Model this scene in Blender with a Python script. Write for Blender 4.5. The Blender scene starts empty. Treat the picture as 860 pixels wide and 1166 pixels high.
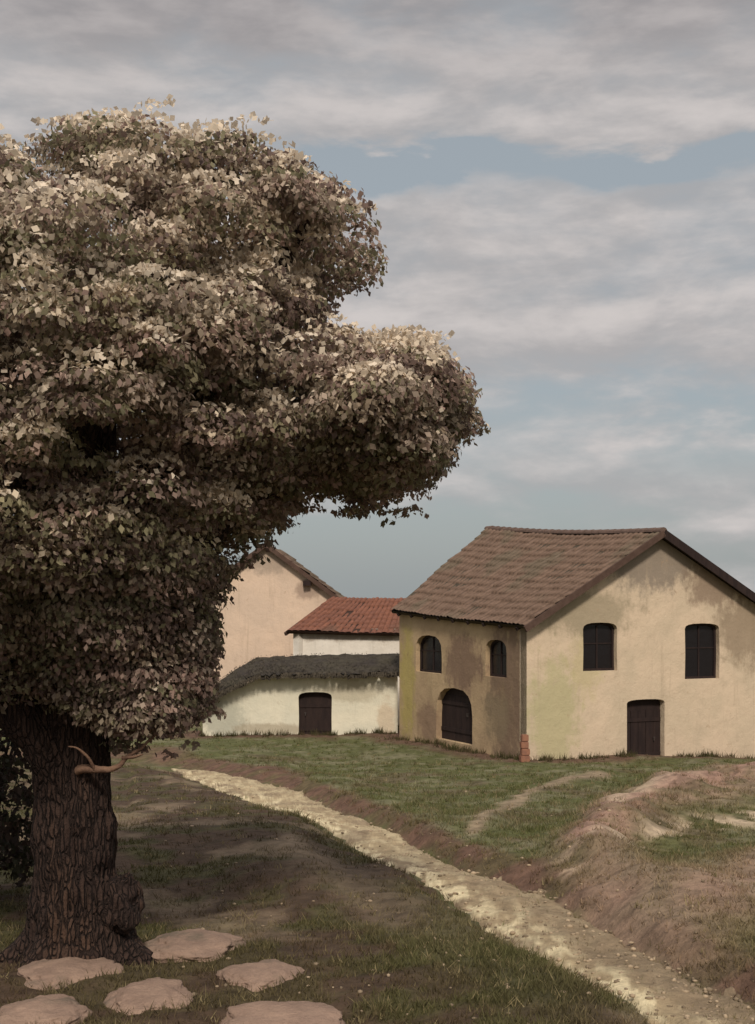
import bpy, bmesh, math, random
import numpy as np
from mathutils import Vector, noise, geometry
R = math.radians
random.seed(7); rng = np.random.default_rng(11)
S = bpy.context.scene
COL = S.collection

# ------------------------------------------------------------------ camera
F, CX, HY = 1500.0, 430.0, 685.0
H = 4.94
cam = bpy.data.cameras.new('camera'); co = bpy.data.objects.new('camera', cam); COL.objects.link(co)
co.location = (0, 0, H); co.rotation_euler = (R(90), 0, 0)
cam.sensor_width = 36; cam.lens = F / 1166 * 36; cam.shift_y = (HY - 583) / 1166
cam.clip_start = 0.1; cam.clip_end = 6000
S.camera = co

def W(px, py, Y):
    return Vector(((px - CX) / F * Y, Y, H - (py - HY) / F * Y))
def plane_xy(px, py):
    Y = 3566.0 / (py - 780.0)
    return ((px - CX) / F * Y, Y)
def plane_px(x, y):
    y = max(y, 0.5)
    return CX + F * x / y, 780 + 3566.0 / y
def sm(a, b, x):
    t = min(1, max(0, (x - a) / (b - a))); return t * t * (3 - 2 * t)
def fbm(x, y, z=0.0, o=4):
    return noise.fractal((x, y, z), 1.0, 2.1, o)

# ------------------------------------------------------------------ object helpers
def link(name, me, mat=None, parent=None):
    o = bpy.data.objects.new(name, me); COL.objects.link(o)
    for m in (mat if isinstance(mat, (list, tuple)) else [mat]):
        if m: me.materials.append(m)
    if parent is not None: o.parent = parent
    return o
def from_bm(name, bm, mat=None, parent=None, smooth=False):
    me = bpy.data.meshes.new(name); bm.normal_update(); bm.to_mesh(me); bm.free()
    if smooth:
        for p in me.polygons: p.use_smooth = True
    return link(name, me, mat, parent)
def from_np(name, V, FA, mat=None, parent=None, col=None, smooth=False):
    me = bpy.data.meshes.new(name)
    V = np.asarray(V, np.float32); FA = np.asarray(FA, np.int32)
    n, k = FA.shape
    me.vertices.add(len(V)); me.vertices.foreach_set('co', V.ravel())
    me.loops.add(n * k); me.loops.foreach_set('vertex_index', FA.ravel())
    me.polygons.add(n)
    me.polygons.foreach_set('loop_start', np.arange(0, n * k, k, dtype=np.int32))
    me.polygons.foreach_set('loop_total', np.full(n, k, np.int32))
    me.update(calc_edges=True); me.validate()
    if col is not None:
        a = me.color_attributes.new('col', 'FLOAT_COLOR', 'POINT')
        c = np.ones((len(V), 4), np.float32); c[:, :3] = col
        a.data.foreach_set('color', c.ravel())
    if smooth:
        me.polygons.foreach_set('use_smooth', np.ones(n, bool))
    return link(name, me, mat, parent)
def tag(o, label=None, cat=None, group=None, kind=None):
    if label: o['label'] = label
    if cat: o['category'] = cat
    if group: o['group'] = group
    if kind: o['kind'] = kind
    return o
def empty(name, label, cat, group=None):
    o = bpy.data.objects.new(name, None); COL.objects.link(o)
    o.empty_display_size = .3
    return tag(o, label, cat, group)

# ------------------------------------------------------------------ materials
class N:
    def __init__(s, nt): s.nt = nt; s.n = nt.nodes; s.l = nt.links
    def new(s, t, **k):
        n = s.n.new(t)
        for a, b in k.items(): setattr(n, a, b)
        return n
    def put(s, sock, v):
        if isinstance(v, bpy.types.NodeSocket): s.l.new(v, sock)
        elif v is not None:
            if sock.type == 'RGBA' and not isinstance(v, float) and len(v) == 3: v = (*v, 1)
            sock.default_value = v
    def m(s, op, a, b=None, c=None, clamp=False):
        n = s.new('ShaderNodeMath', operation=op, use_clamp=clamp)
        for i, v in enumerate((a, b, c)): s.put(n.inputs[i], v)
        return n.outputs[0]
    def mix(s, f, a, b, blend='MIX'):
        n = s.new('ShaderNodeMix', data_type='RGBA', blend_type=blend)
        s.put(n.inputs[0], f); s.put(n.inputs[6], a); s.put(n.inputs[7], b)
        return n.outputs[2]
    def noise(s, vec, scale, detail=4, rough=.55, dist=0.0):
        n = s.new('ShaderNodeTexNoise')
        if vec is not None: s.l.new(vec, n.inputs['Vector'])
        n.inputs['Scale'].default_value = scale; n.inputs['Detail'].default_value = detail
        n.inputs['Roughness'].default_value = rough; n.inputs['Distortion'].default_value = dist
        return n.outputs['Fac']
    def ss(s, x, a, b, lo=0.0, hi=1.0):
        n = s.new('ShaderNodeMapRange', interpolation_type='SMOOTHSTEP')
        for i, v in enumerate((x, a, b, lo, hi)): s.put(n.inputs[i], v)
        return n.outputs[0]
    def scale(s, vec, xyz):
        n = s.new('ShaderNodeVectorMath', operation='MULTIPLY'); s.l.new(vec, n.inputs[0]); n.inputs[1].default_value = xyz
        return n.outputs[0]
def mat(name, rough=.9, spec=.2):
    m = bpy.data.materials.new(name); m.use_nodes = True
    k = N(m.node_tree); b = m.node_tree.nodes['Principled BSDF']
    b.inputs['Roughness'].default_value = rough; b.inputs['Specular IOR Level'].default_value = spec
    return m, k, b
def pos(k): return k.new('ShaderNodeNewGeometry').outputs['Position']
def bump(k, b, h, strength, dist):
    n = k.new('ShaderNodeBump'); n.inputs['Strength'].default_value = strength; n.inputs['Distance'].default_value = dist
    k.put(n.inputs['Height'], h); k.l.new(n.outputs[0], b.inputs['Normal'])

def mottled(name, c1, c2, scale=3, rough=.9, bs=.4, bd=.02, c3=None, stretch=(1, 1, 1), spec=.2):
    m, k, b = mat(name, rough, spec); p = k.scale(pos(k), stretch)
    n1 = k.noise(p, scale, 6, .6); c = k.mix(k.ss(n1, .35, .65), c1, c2)
    if c3: c = k.mix(k.ss(k.noise(p, scale * .37, 5, .6), .52, .68), c, c3)
    c = k.mix(k.ss(k.noise(p, scale * 9, 4, .6), .3, .75, 0., .35), c, (c1[0] * .55, c1[1] * .55, c1[2] * .55))
    k.put(b.inputs['Base Color'], c)
    bump(k, b, k.noise(p, scale * 5, 8, .65), bs, bd)
    return m
def attr_mat(name, rough=.9, transl=0.0, bs=0, bscale=30, bd=.02, var=.0, spec=.15):
    m, k, b = mat(name, rough, spec)
    a = k.new('ShaderNodeAttribute', attribute_name='col')
    c = a.outputs['Color']
    if var:
        n = k.noise(pos(k), bscale * .5, 5, .65)
        c = k.mix(1.0, c, k.mix(k.ss(n, .25, .75), (1 - var,) * 3, (1 + var,) * 3), 'MULTIPLY')
    k.put(b.inputs['Base Color'], c)
    if bs: bump(k, b, k.noise(pos(k), bscale, 8, .65), bs, bd)
    if transl:
        t = k.new('ShaderNodeBsdfTranslucent'); k.put(t.inputs[0], c)
        mx = k.new('ShaderNodeMixShader'); mx.inputs[0].default_value = transl
        k.l.new(b.outputs[0], mx.inputs[1]); k.l.new(t.outputs[0], mx.inputs[2])
        k.l.new(mx.outputs[0], m.node_tree.nodes['Material Output'].inputs[0])
    return m

def plaster(name, base, alt, stains):
    """lime plaster; stains = list of (centre, (rx,ry,rz), colour, amount): damp, bare and darker patches with ragged outlines"""
    m, k, b = mat(name, .92, .15); p = pos(k)
    c = k.mix(k.ss(k.noise(p, .7, 6, .6), .36, .64), base, alt)
    wob = k.noise(p, 1.6, 6, .7)
    fine = k.noise(k.scale(p, (1, 1, .35)), 5, 5, .65)
    for cen, rad, colr, amt in stains:
        v = k.new('ShaderNodeVectorMath', operation='SUBTRACT'); k.l.new(p, v.inputs[0]); v.inputs[1].default_value = cen
        d = k.new('ShaderNodeVectorMath', operation='LENGTH'); k.l.new(k.scale(v.outputs[0], tuple(1 / r for r in rad)), d.inputs[0])
        e = k.m('ADD', d.outputs['Value'], k.m('MULTIPLY', k.m('SUBTRACT', wob, .5), 1.6))
        e = k.m('ADD', e, k.m('MULTIPLY', k.m('SUBTRACT', fine, .5), .8))
        c = k.mix(k.ss(e, .55, 1.15, amt, 0.), c, colr)
    c = k.mix(k.ss(fine, .5, .8, 0., .3), c, tuple(x * .6 for x in base))
    fl = k.noise(p, 3.1, 7, .72, .4); c = k.mix(k.ss(fl, .63, .67, 0., .5), c, (base[0] * .62, base[1] * .55, base[2] * .5))
    drip = k.noise(k.scale(p, (2.6, 2.6, .22)), 1.6, 5, .6); c = k.mix(k.ss(drip, .55, .75, 0., .4), c, (base[0] * .62, base[1] * .62, base[2] * .6))
    k.put(b.inputs['Base Color'], c)
    h = k.m('ADD', k.noise(p, 2.2, 3), k.m('MULTIPLY', k.noise(p, 14, 8, .7), .4))
    bump(k, b, h, .6, .06)
    return m

# ------------------------------------------------------------------ terrain
UP = [(150, 866), (195, 869), (330, 895), (430, 937), (540, 990), (620, 1018), (700, 1060), (760, 1098), (860, 1143), (960, 1200), (1100, 1290)]
LO = [(150, 872), (195, 880), (335, 932), (400, 962), (480, 1010), (560, 1062), (640, 1108), (700, 1142), (745, 1170), (830, 1240), (940, 1350), (1100, 1480)]
def edge_y(E, px):
    for (a, b), (c, d) in zip(E, E[1:]):
        if a <= px <= c: return b + (d - b) * (px - a) / (c - a)
    return None
def seg_d(px, py, pts):
    best = 1e9
    for (a, b), (c, d) in zip(pts, pts[1:]):
        vx, vy = c - a, d - b; t = ((px - a) * vx + (py - b) * vy) / (vx * vx + vy * vy + 1e-9); t = min(1, max(0, t))
        best = min(best, math.hypot(px - a - t * vx, py - b - t * vy))
    return best
MOUND = [(672, 985), (700, 950), (760, 915), (880, 895), (1000, 880)]
MOUND2 = [(700, 1075), (800, 1040), (900, 1005), (1000, 985)]
KNOLL = [(110, 960), (230, 965), (330, 985)]
def height(x, y):
    if y < 40: z = 2.563 - .0633 * y
    else: z = 2.563 - .0633 * 40 - .015 * (y - 40)
    if y < 2: z = 2.563 - .0633 * 2
    if y > 60: z -= 2.2 * sm(60, 120, y)
    r = math.hypot(x, y - 30)
    z += .10 * fbm(x * .35, y * .35) + .035 * fbm(x * 1.7, y * 1.7, 3.1)
    if r > 60: z += sm(60, 300, r) * 1.2 * fbm(x * .006, y * .006, 9)
    if x > 9: z -= .4 * sm(9, 15, x) * sm(32, 42, y)
    if 6 < y < 45 and abs(x) < 30:
        px, py = plane_px(x, y)
        u, l = edge_y(UP, px), edge_y(LO, px)
        if u is not None and l is not None:
            sc = (py - 780) / 250.0
            du = (u - py) / (sc * 30)                 # >0 above the path (far side)
            dl = (py - l) / (sc * 30)
            if -.1 < du: z += .17 * sm(-.05, .5, du) * (1 - sm(1.2, 4, du)) * (.6 + .8 * (.5 + .5 * fbm(x * .8, y * .8, 5)))
            if u < py < l: z -= .05
            if dl > 0: z += .12 * sm(0, .8, dl) * (1 - sm(1.5, 5, dl))
        sc = (py - 780) / 200.0
        fd = 1.0 if u is None else sm(.2, 2.2, (u - py) / (sc * 30 * .8))
        d = seg_d(px, py, MOUND) / sc; z += .46 * fd * math.exp(-(d / 46) ** 2) * (1 + .5 * fbm(x * .9, y * .9, 12))
        d = seg_d(px, py, MOUND2) / sc; z += .35 * fd * math.exp(-(d / 40) ** 2)
        d = seg_d(px, py, KNOLL) / sc; z += .22 * math.exp(-(d / 45) ** 2)
        d = seg_d(px, py, [(560, 930), (680, 885)]) / sc; z += .15 * math.exp(-(d / 30) ** 2)
    return z

HC = Vector((4.586, 40.5, 0)); GD = Vector((.906, .423, 0)); LD = Vector((-.423, .906, 0)); GW = 9.9
HF = HC + LD * 8.93; HR = HC + GD * GW
BASES = [[(HF.x, HF.y), (HC.x, HC.y), (HR.x, HR.y)], [(-6.7, 50), (.8, 50)]]
SOIL = np.array((.088, .058, .038)); SOIL_SHADE = np.array((.055, .038, .027)); CLAY = np.array((.31, .195, .145)); PALE = np.array((.48, .37, .26))
OLIVE = np.array((.088, .080, .036)); GREEN = np.array((.088, .092, .036)); TAN = np.array((.22, .165, .11)); GREYG = np.array((.15, .14, .08))
def zone(x, y):
    """ground cover at a place: colour, grass density, grass colour"""
    n = .5 + .5 * fbm(x * .55, y * .55, 1.3, 5); n2 = .5 + .5 * fbm(x * 1.6, y * 1.6, 7.7, 5); n3 = .5 + .5 * fbm(x * .25, y * .25, 4.4, 3)
    lerp = lambda a, b, t: a + (b - a) * t
    c = lerp(OLIVE, SOIL, sm(.45, .7, n)); g = 1 - .7 * sm(.45, .7, n)
    if not (6 < y < 62 and abs(x) < 30): return lerp(c, GREYG, .4), g
    px, py = plane_px(x, y); sc = (py - 780) / 200.0
    px += 18 * (n2 - .5) * sc; py += 14 * (n - .5) * sc
    u, l = edge_y(UP, px), edge_y(LO, px)
    if u is None: u = 866 if px < 400 else 1290
    if l is None: l = 872 if px < 400 else 1350
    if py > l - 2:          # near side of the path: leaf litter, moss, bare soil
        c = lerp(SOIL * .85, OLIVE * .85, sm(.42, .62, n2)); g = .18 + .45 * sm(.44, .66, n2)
        w = math.exp(-(seg_d(px, py, [(120, 900), (240, 930), (330, 985)]) / (45 * sc)) ** 2); w *= .35 + .65 * sm(.42, .6, n); c = lerp(c, SOIL_SHADE * 1.1, .7 * w); g *= 1 - .4 * w  # tree's shadow painted into the soil as a dark band
        t = sm(.6, .72, n) * .55; c = lerp(c, TAN, t); g *= 1 - t
        w = math.exp(-(seg_d(px, py, [(330, 985), (440, 1035), (520, 1075)]) / (15 * sc)) ** 2); c = lerp(c, TAN, .8 * w); g *= 1 - .7 * w
        w = math.exp(-(seg_d(px, py, [(360, 985), (480, 1050), (560, 1110), (640, 1160)]) / (16 * sc)) ** 2); c = lerp(c, SOIL_SHADE, .6 * w)
        w = math.exp(-(seg_d(px, py, [(500, 1078), (600, 1110), (640, 1130)]) / (26 * sc)) ** 2); c = lerp(c, GREEN, .5 * w); g = max(g, .7 * w)
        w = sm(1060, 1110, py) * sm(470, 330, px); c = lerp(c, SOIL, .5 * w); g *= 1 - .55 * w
    else:
        c = lerp(lerp(GREEN, GREYG, sm(.45, .75, n2)), SOIL * 1.2, sm(.6, .75, n) * .5); g = .9
        b = (u - py) / sc                       # earth bank above the path
        w = sm(-6, 0, b) * (1 - sm(11, 24, b)); w *= .55 + .45 * sm(.35, .6, n2); c = lerp(c, np.array((.125, .07, .05)), .92 * w); g *= 1 - .75 * w
        w = math.exp(-(seg_d(px, py, [(540, 955), (570, 930), (605, 908), (650, 893), (690, 886)]) / (9 * sc)) ** 4); c = lerp(c, TAN * 1.1, .85 * w); g *= 1 - .9 * w
        w = math.exp(-(seg_d(px, py, MOUND) / (30 * sc)) ** 2) * (.5 + .5 * sm(.3, .5, n2)); c = lerp(c, lerp(CLAY * 1.1, CLAY * .65, n), min(1, 1.1 * w)); g *= 1 - .75 * w
        w = math.exp(-(seg_d(px, py, [(650, 1012), (700, 985), (790, 950), (880, 935)]) / (7 * sc)) ** 2) * sm(.4, .55, n2); c = lerp(c, PALE, .8 * w); g *= 1 - w  # pale strip paints a highlight along the foot of the mound
        w = math.exp(-(seg_d(px, py, [(690, 945), (745, 915), (800, 905)]) / (10 * sc)) ** 2); c = lerp(c, PALE * .9, .7 * w); g *= 1 - w  # highlight on the mound's crest, painted as paler earth
        w = math.exp(-(seg_d(px, py, [(700, 1040), (760, 1060), (820, 1045), (900, 1015)]) / (34 * sc)) ** 2); c = lerp(c, lerp(CLAY * .9, TAN, n2), .9 * w); g *= 1 - .8 * w
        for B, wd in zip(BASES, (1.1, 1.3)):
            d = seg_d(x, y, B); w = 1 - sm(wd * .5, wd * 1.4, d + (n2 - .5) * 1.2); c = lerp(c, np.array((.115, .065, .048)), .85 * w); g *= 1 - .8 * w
    return c, g

def axis(bands):
    out = []
    for a, b, st in bands:
        n = max(1, int(round((b - a) / st)))
        out += [a + (b - a) * i / n for i in range(n)]
    return out + [bands[-1][1]]
xs = axis([(-3000, -400, 520), (-400, -60, 34), (-60, -14, 2.), (-14, -6, .3), (-6, 9, .11), (9, 16, .2), (16, 60, 2.), (60, 400, 34), (400, 3000, 520)])
ys = axis([(-3000, -300, 540), (-300, -20, 28), (-20, 6, 1.5), (6, 16, .1), (16, 26, .16), (26, 42, .25), (42, 60, .5), (60, 150, 6), (150, 500, 35), (500, 4000, 500)])
V = np.zeros((len(ys) * len(xs), 3)); C = np.zeros_like(V)
i = 0
for y in ys:
    for x in xs:
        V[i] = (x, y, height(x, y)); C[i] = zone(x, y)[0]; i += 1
nx = len(xs)
a = (np.arange(len(ys) - 1)[:, None] * nx + np.arange(nx - 1)[None, :]).ravel()
tag(from_np('ground', V, np.stack([a, a + 1, a + nx + 1, a + nx], 1), attr_mat('ground_earth', .95, 0, .9, 9, .06, .35), None, C, True), kind='structure')

# path: a draped strip with ragged edges
pv, pf, pc = [], [], []
NL, NA = 420, 22
keys = [(195 + (1000 - 195) * t / NL) for t in range(NL + 1)]
for q, px in enumerate(keys):
    # cut the strip across: pair upper and lower edge points further along for the slanting direction
    u0 = edge_y(UP, px)
    A, B = Vector(plane_xy(px, u0)), Vector(plane_xy(max(195, px - 45 * min(1, (px - 195) / 300)), edge_y(LO, max(195, px - 45 * min(1, (px - 195) / 300)))))
    ra = .16 * fbm(A.x * 2.5, A.y * 2.5, 2) ; rb = .2 * fbm(B.x * 2.5, B.y * 2.5, 6)
    D = (B - A)
    if q < 14: A, D = A + D * .45 * (1 - q / 14), D * (.1 + .9 * q / 14)
    for j in range(NA + 1):
        t = j / NA
        P = A + D * (t + (1 - t) * ra * .6 + t * rb * .6)
        e = abs(2 * t - 1)
        z = height(P.x, P.y) + .05 * (1 - e ** 6) - .045 * e ** 6 + .02 * fbm(P.x * 5, P.y * 5, 3)
        pv.append((P.x, P.y, z))
        nf = sm(22, 10, P.y)
        n = .5 + .5 * fbm(P.x * 1.3, P.y * 1.3, 8, 5); n2 = .5 + .5 * fbm(P.x * 5, P.y * 2, 1, 4)
        c = np.array((.38, .30, .18)) * (1 - n) + np.array((.25, .19, .12)) * n
        c = c + (np.array((.62, .53, .34)) - c) * sm(.42, .62, n2) * (.35 + .65 * sm(.4, .9, t))
        c = c + (np.array((.20, .148, .095)) - c) * max(sm(.6, .75, n) * .7, nf * .85 * sm(.75, .4, t + .5 * (n - .5)))
        c = c + (SOIL * 1.6 - c) * sm(.72, 1, e) * .45
        pc.append(c)
for q in range(NL):
    for j in range(NA):
        k0 = q * (NA + 1) + j; pf.append((k0, k0 + NA + 1, k0 + NA + 2, k0 + 1))
tag(from_np('path', pv, pf, attr_mat('path_dirt', .95, 0, .8, 14, .04, .25), None, np.array(pc), True), kind='structure')

# ------------------------------------------------------------------ building helpers
def on_wall(px, py, P0, d):
    """where the sight line through a picture point meets the vertical wall plane through P0 along d: (along, height)"""
    rx, ry, rz = (px - CX) / F, 1.0, -(py - HY) / F
    n = Vector((-d.y, d.x)); t = (n.x * P0.x + n.y * P0.y) / (n.x * rx + n.y * ry)
    x, y = rx * t, ry * t
    return (x - P0.x) * d.x + (y - P0.y) * d.y, H + rz * t
def opening(px0, py0, px1, py1, P0, d, arch=.0, wob=.02, seed=1):
    s0, z1 = on_wall(px0, py0, P0, d); s1, _ = on_wall(px1, py0, P0, d); _, z0 = on_wall((px0 + px1) / 2, py1, P0, d)
    r = random.Random(seed); lp = [(s0, z0), (s1, z0)]
    hgt = z1 - z0; ah = arch * (s1 - s0); n = 8
    lp += [(s1 + r.uniform(-wob, wob), z0 + (hgt - ah) * .5), (s1, z1 - ah)]
    for i in range(1, n):
        a = math.pi * i / n; lp.append(((s0 + s1) / 2 + (s1 - s0) / 2 * math.copysign(abs(math.cos(a)) ** .7, math.cos(a)), z1 - ah + ah * math.sin(a) ** .8))
    lp += [(s0, z1 - ah), (s0 + r.uniform(-wob, wob), z0 + (hgt - ah) * .5)]
    return lp
def wall_panel(bm, P0, d, outer, holes, th, inn):
    """solid wall: outer/hole loops in (along, height); inn = unit vector into the house"""
    loops = [outer] + holes
    f3 = lambda s, z, off: Vector((P0.x + d.x * s + inn.x * off, P0.y + d.y * s + inn.y * off, z))
    flat = [p for lp in loops for p in lp]
    tris = geometry.tessellate_polygon([[Vector((s, z, 0)) for s, z in lp] for lp in loops])
    fr = [bm.verts.new(f3(s, z, 0)) for s, z in flat]; bk = [bm.verts.new(f3(s, z, th)) for s, z in flat]
    for t in tris:
        try:
            bm.faces.new([fr[i] for i in t]); bm.faces.new([bk[i] for i in reversed(t)])
        except ValueError: pass
    o = 0
    for lp in loops:
        n = len(lp)
        for i in range(n):
            a, b = o + i, o + (i + 1) % n
            bm.faces.new([fr[a], fr[b], bk[b], bk[a]])
        o += n
def loop_solid(bm, P0, d, inn, lp, o0, o1, hole=None):
    wall_panel(bm, P0, d, lp, [hole] if hole else [], o1 - o0, inn) if o0 == 0 else wall_panel(bm, P0 + inn * o0, d, lp, [hole] if hole else [], o1 - o0, inn)
def shrink(lp, a):
    cs = sum(s for s, z in lp) / len(lp); z0, z1 = min(z for s, z in lp), max(z for s, z in lp); cz = (z0 + z1) / 2
    w = max(s for s, z in lp) - min(s for s, z in lp); h = z1 - z0
    return [(cs + (s - cs) * (w - 2 * a) / w, cz + (z - cz) * (h - 2 * a) / h) for s, z in lp]
def box(bm, c, ax, ay, az):
    vs = [bm.verts.new(c + ax * i + ay * j + az * k) for i in (-1, 1) for j in (-1, 1) for k in (-1, 1)]
    for f in ((0, 1, 3, 2), (4, 6, 7, 5), (0, 4, 5, 1), (2, 3, 7, 6), (0, 2, 6, 4), (1, 5, 7, 3)): bm.faces.new([vs[i] for i in f])
UPV = Vector((0, 0, 1))
def make_window(parent, P0, d, inn, lp, M):
    """window > frame, pane: set back in the wall"""
    bm = bmesh.new(); loop_solid(bm, P0, d, inn, shrink(lp, -.012), .17, .23, shrink(lp, .075))
    s0, s1 = min(s for s, z in lp), max(s for s, z in lp); z0, z1 = min(z for s, z in lp), max(z for s, z in lp)
    cs, cz = (s0 + s1) / 2, (z0 + z1) / 2
    P = lambda s, z, o: Vector((P0.x + d.x * s + inn.x * o, P0.y + d.y * s + inn.y * o, z))
    box(bm, P(cs, cz, .205), d * .022, inn * .022, UPV * ((z1 - z0) / 2 - .06))
    box(bm, P(cs, cz + .1, .206), d * ((s1 - s0) / 2 - .06), inn * .018, UPV * .018)
    w = from_bm('window', bm, M['dark_wood'], parent)
    bm = bmesh.new(); loop_solid(bm, P0, d, inn, shrink(lp, .04), .212, .222)
    from_bm('pane', bm, M['glass'], w)
def make_door(parent, P0, d, inn, lp, M, hs=.8):
    bm = bmesh.new(); s0, s1 = min(s for s, z in lp), max(s for s, z in lp); z0, z1 = min(z for s, z in lp), max(z for s, z in lp)
    body = shrink(lp, -.01); wall_panel(bm, P0 + inn * .24, d, body, [], .06, inn)
    P = lambda s, z, o: Vector((P0.x + d.x * s + inn.x * o, P0.y + d.y * s + inn.y * o, z))
    n = 5; zb = z0 + (z1 - z0) * .42
    for i in range(n):
        s = s0 + (s1 - s0) * (i + .5) / n
        box(bm, P(s, zb, .23 - .004 * (i % 2)), d * ((s1 - s0) / n / 2 - .008), inn * .012, UPV * ((z1 - z0) * .42 - .01))
    for f in (.2, .7): box(bm, P((s0 + s1) / 2, z0 + (z1 - z0) * f, .205), d * ((s1 - s0) / 2 - .02), inn * .016, UPV * .06)
    dr = from_bm('door', bm, M['dark_wood'], parent)
    bm = bmesh.new(); box(bm, P(s0 + (s1 - s0) * hs, z0 + .95, .18), d * .015, inn * .03, UPV * .06); box(bm, P(s0 + (s1 - s0) * hs, z0 + 1.0, .152), d * .04, inn * .006, UPV * .012)
    from_bm('handle', bm, M['iron'], dr)
def tile_roof(name, P00, P10, P01, P11, tw, tl, mat_, parent, cols, sag=.0, th=.1, seed=0):
    """P00,P10 along the eave, P01,P11 along the ridge: rows of half-round tiles on a slab"""
    r = np.random.default_rng(seed)
    nc = int((P10 - P00).length / tw); nr = int((P01 - P00).length / tl)
    nrm = (P10 - P00).cross(P01 - P00).normalized()
    if nrm.z < 0: nrm = -nrm
    us = np.linspace(0, nc, nc * 6 + 1); vs = sorted([i + f for i in range(nr) for f in (0.0, .5, .97)]) + [nr]
    base = r.random((nr + 1, nc + 1)); wob = r.normal(0, .012, (nr + 1, nc + 1))
    V, Cc = [], []
    cols = np.array(cols)
    for v in vs:
        for u in us:
            a, b = u / nc, v / nr
            P = P00 * (1 - a) * (1 - b) + P10 * a * (1 - b) + P01 * (1 - a) * b + P11 * a * b
            ci, ri = min(int(u), nc - 1), min(int(v), nr - 1); fv = v - ri
            h = .04 * abs(math.sin(math.pi * u)) ** .7 + .035 * (1 - fv) + wob[ri, ci] - sag * math.sin(math.pi * min(1, a)) * (.3 + .7 * b) + .05 * fbm(P.x * .5, P.y * .5, 3)
            Q = P + nrm * h; V.append(Q)
            t = base[ri, ci]; m_ = .5 + .5 * fbm(P.x * .5, P.y * .5, P.z * .5, 4)
            c = cols[0] * (1 - t) + cols[1] * t; c = c + (cols[2] - c) * sm(.52, .72, m_) * .75
            Cc.append(c * (1 - .35 * (abs(math.sin(math.pi * u)) < .25)))
    nu = len(us); Fc = [(j * nu + i, j * nu + i + 1, (j + 1) * nu + i + 1, (j + 1) * nu + i) for j in range(len(vs) - 1) for i in range(nu - 1)]
    # slab under the tiles
    k = len(V); nb = 13
    for off in (-.0, -th):
        for b in (0, 1):
            for i in range(nb):
                a = i / (nb - 1); P = (P00 * (1 - a) + P10 * a) if b == 0 else (P01 * (1 - a) + P11 * a)
                V.append(P + nrm * (off - sag * math.sin(math.pi * a) * (.3 + .7 * b))); Cc.append(cols[2] * .6)
    for i in range(nb - 1):
        A = k + i; Fc += [(A, A + 1, A + nb + 1, A + nb), (A + 2 * nb, A + 2 * nb + 1, A + 3 * nb + 1, A + 3 * nb), (A, A + 1, A + 2 * nb + 1, A + 2 * nb), (A + nb, A + nb + 1, A + 3 * nb + 1, A + 3 * nb)]
    for i in (0, nb - 1): A = k + i; Fc.append((A, A + nb, A + 3 * nb, A + 2 * nb))
    return from_np(name, V, Fc, mat_, parent, np.array(Cc))
def beam(bm, A, B, w, h):
    d = (B - A).normalized(); s = d.cross(UPV).normalized(); u = s.cross(d)
    box(bm, (A + B) / 2, d * ((B - A).length / 2), s * w / 2, u * h / 2)

M = {}
M['dark_wood'] = mottled('dark_wood', (.022, .014, .013), (.034, .021, .018), 6, .8, .4, .01, stretch=(1, 1, .2))
M['brown_wood'] = mottled('brown_wood', (.075, .045, .034), (.10, .063, .048), 5, .85, .5, .01)
M['iron'] = mottled('old_iron', (.03, .028, .027), (.06, .04, .03), 20, .6, .2, .003, spec=.5)
m, k, b = mat('dark_glass', .25, .3); k.put(b.inputs['Base Color'], (.012, .010, .011)); bump(k, b, k.noise(pos(k), 3, 2), .15, .05); M['glass'] = m
M['tile'] = attr_mat('roof_tile', .9, 0, .5, 22, .02, .25)

# ------------------------------------------------------------------ the large house
GN = Vector((.423, -.906, 0)); LN = Vector((-.906, -.423, 0))
house = empty('house', 'large cream house with a broad brown tiled roof and a gable end with two windows', 'house')
zC, zF, zR = 4.22, 4.62, 4.34
apx = HC + GD * (GW * .497); zA = 7.06
bkL = HC + LD * 8.93; ridB = apx + LD * 10.8; zB = 7.72; bkR = HR + LD * 11.5
Mg = plaster('cream_plaster', (.60, .475, .345), (.53, .43, .31), [
    ((HC.x + .9, HC.y + .4, 1.3), (1.0, 1.0, 2.2), (.40, .37, .20), .7),
    ((HC.x + 2.0, HC.y + .9, 3.0), (.8, .6, 1.1), (.47, .40, .22), .6),
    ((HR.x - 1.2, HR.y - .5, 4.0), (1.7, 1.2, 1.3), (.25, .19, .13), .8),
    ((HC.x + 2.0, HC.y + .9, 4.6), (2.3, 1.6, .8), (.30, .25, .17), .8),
    ((apx.x - .2, apx.y, 6.4), (2.6, 1.8, 1.25), (.23, .19, .15), .9),  # grey-brown patch around the gable top
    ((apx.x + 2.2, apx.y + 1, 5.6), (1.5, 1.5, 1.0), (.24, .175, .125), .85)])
L8 = HC + LD * 4.0
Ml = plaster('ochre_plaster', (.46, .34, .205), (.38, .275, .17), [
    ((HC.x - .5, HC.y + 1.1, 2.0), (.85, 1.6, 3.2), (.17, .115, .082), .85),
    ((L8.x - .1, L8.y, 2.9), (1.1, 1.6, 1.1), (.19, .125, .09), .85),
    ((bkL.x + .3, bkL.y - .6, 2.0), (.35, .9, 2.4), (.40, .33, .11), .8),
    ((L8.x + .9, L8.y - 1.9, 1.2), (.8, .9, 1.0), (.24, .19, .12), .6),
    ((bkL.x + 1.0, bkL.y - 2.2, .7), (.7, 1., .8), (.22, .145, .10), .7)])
base = -1.2
g_open = {'w1': opening(664, 709, 703, 764, HC, GD, .16, seed=1), 'w2': opening(780, 710, 819, 773, HC, GD, .12, seed=2), 'd': opening(714, 797, 757, 876, HC, GD, .08, seed=3)}
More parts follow.
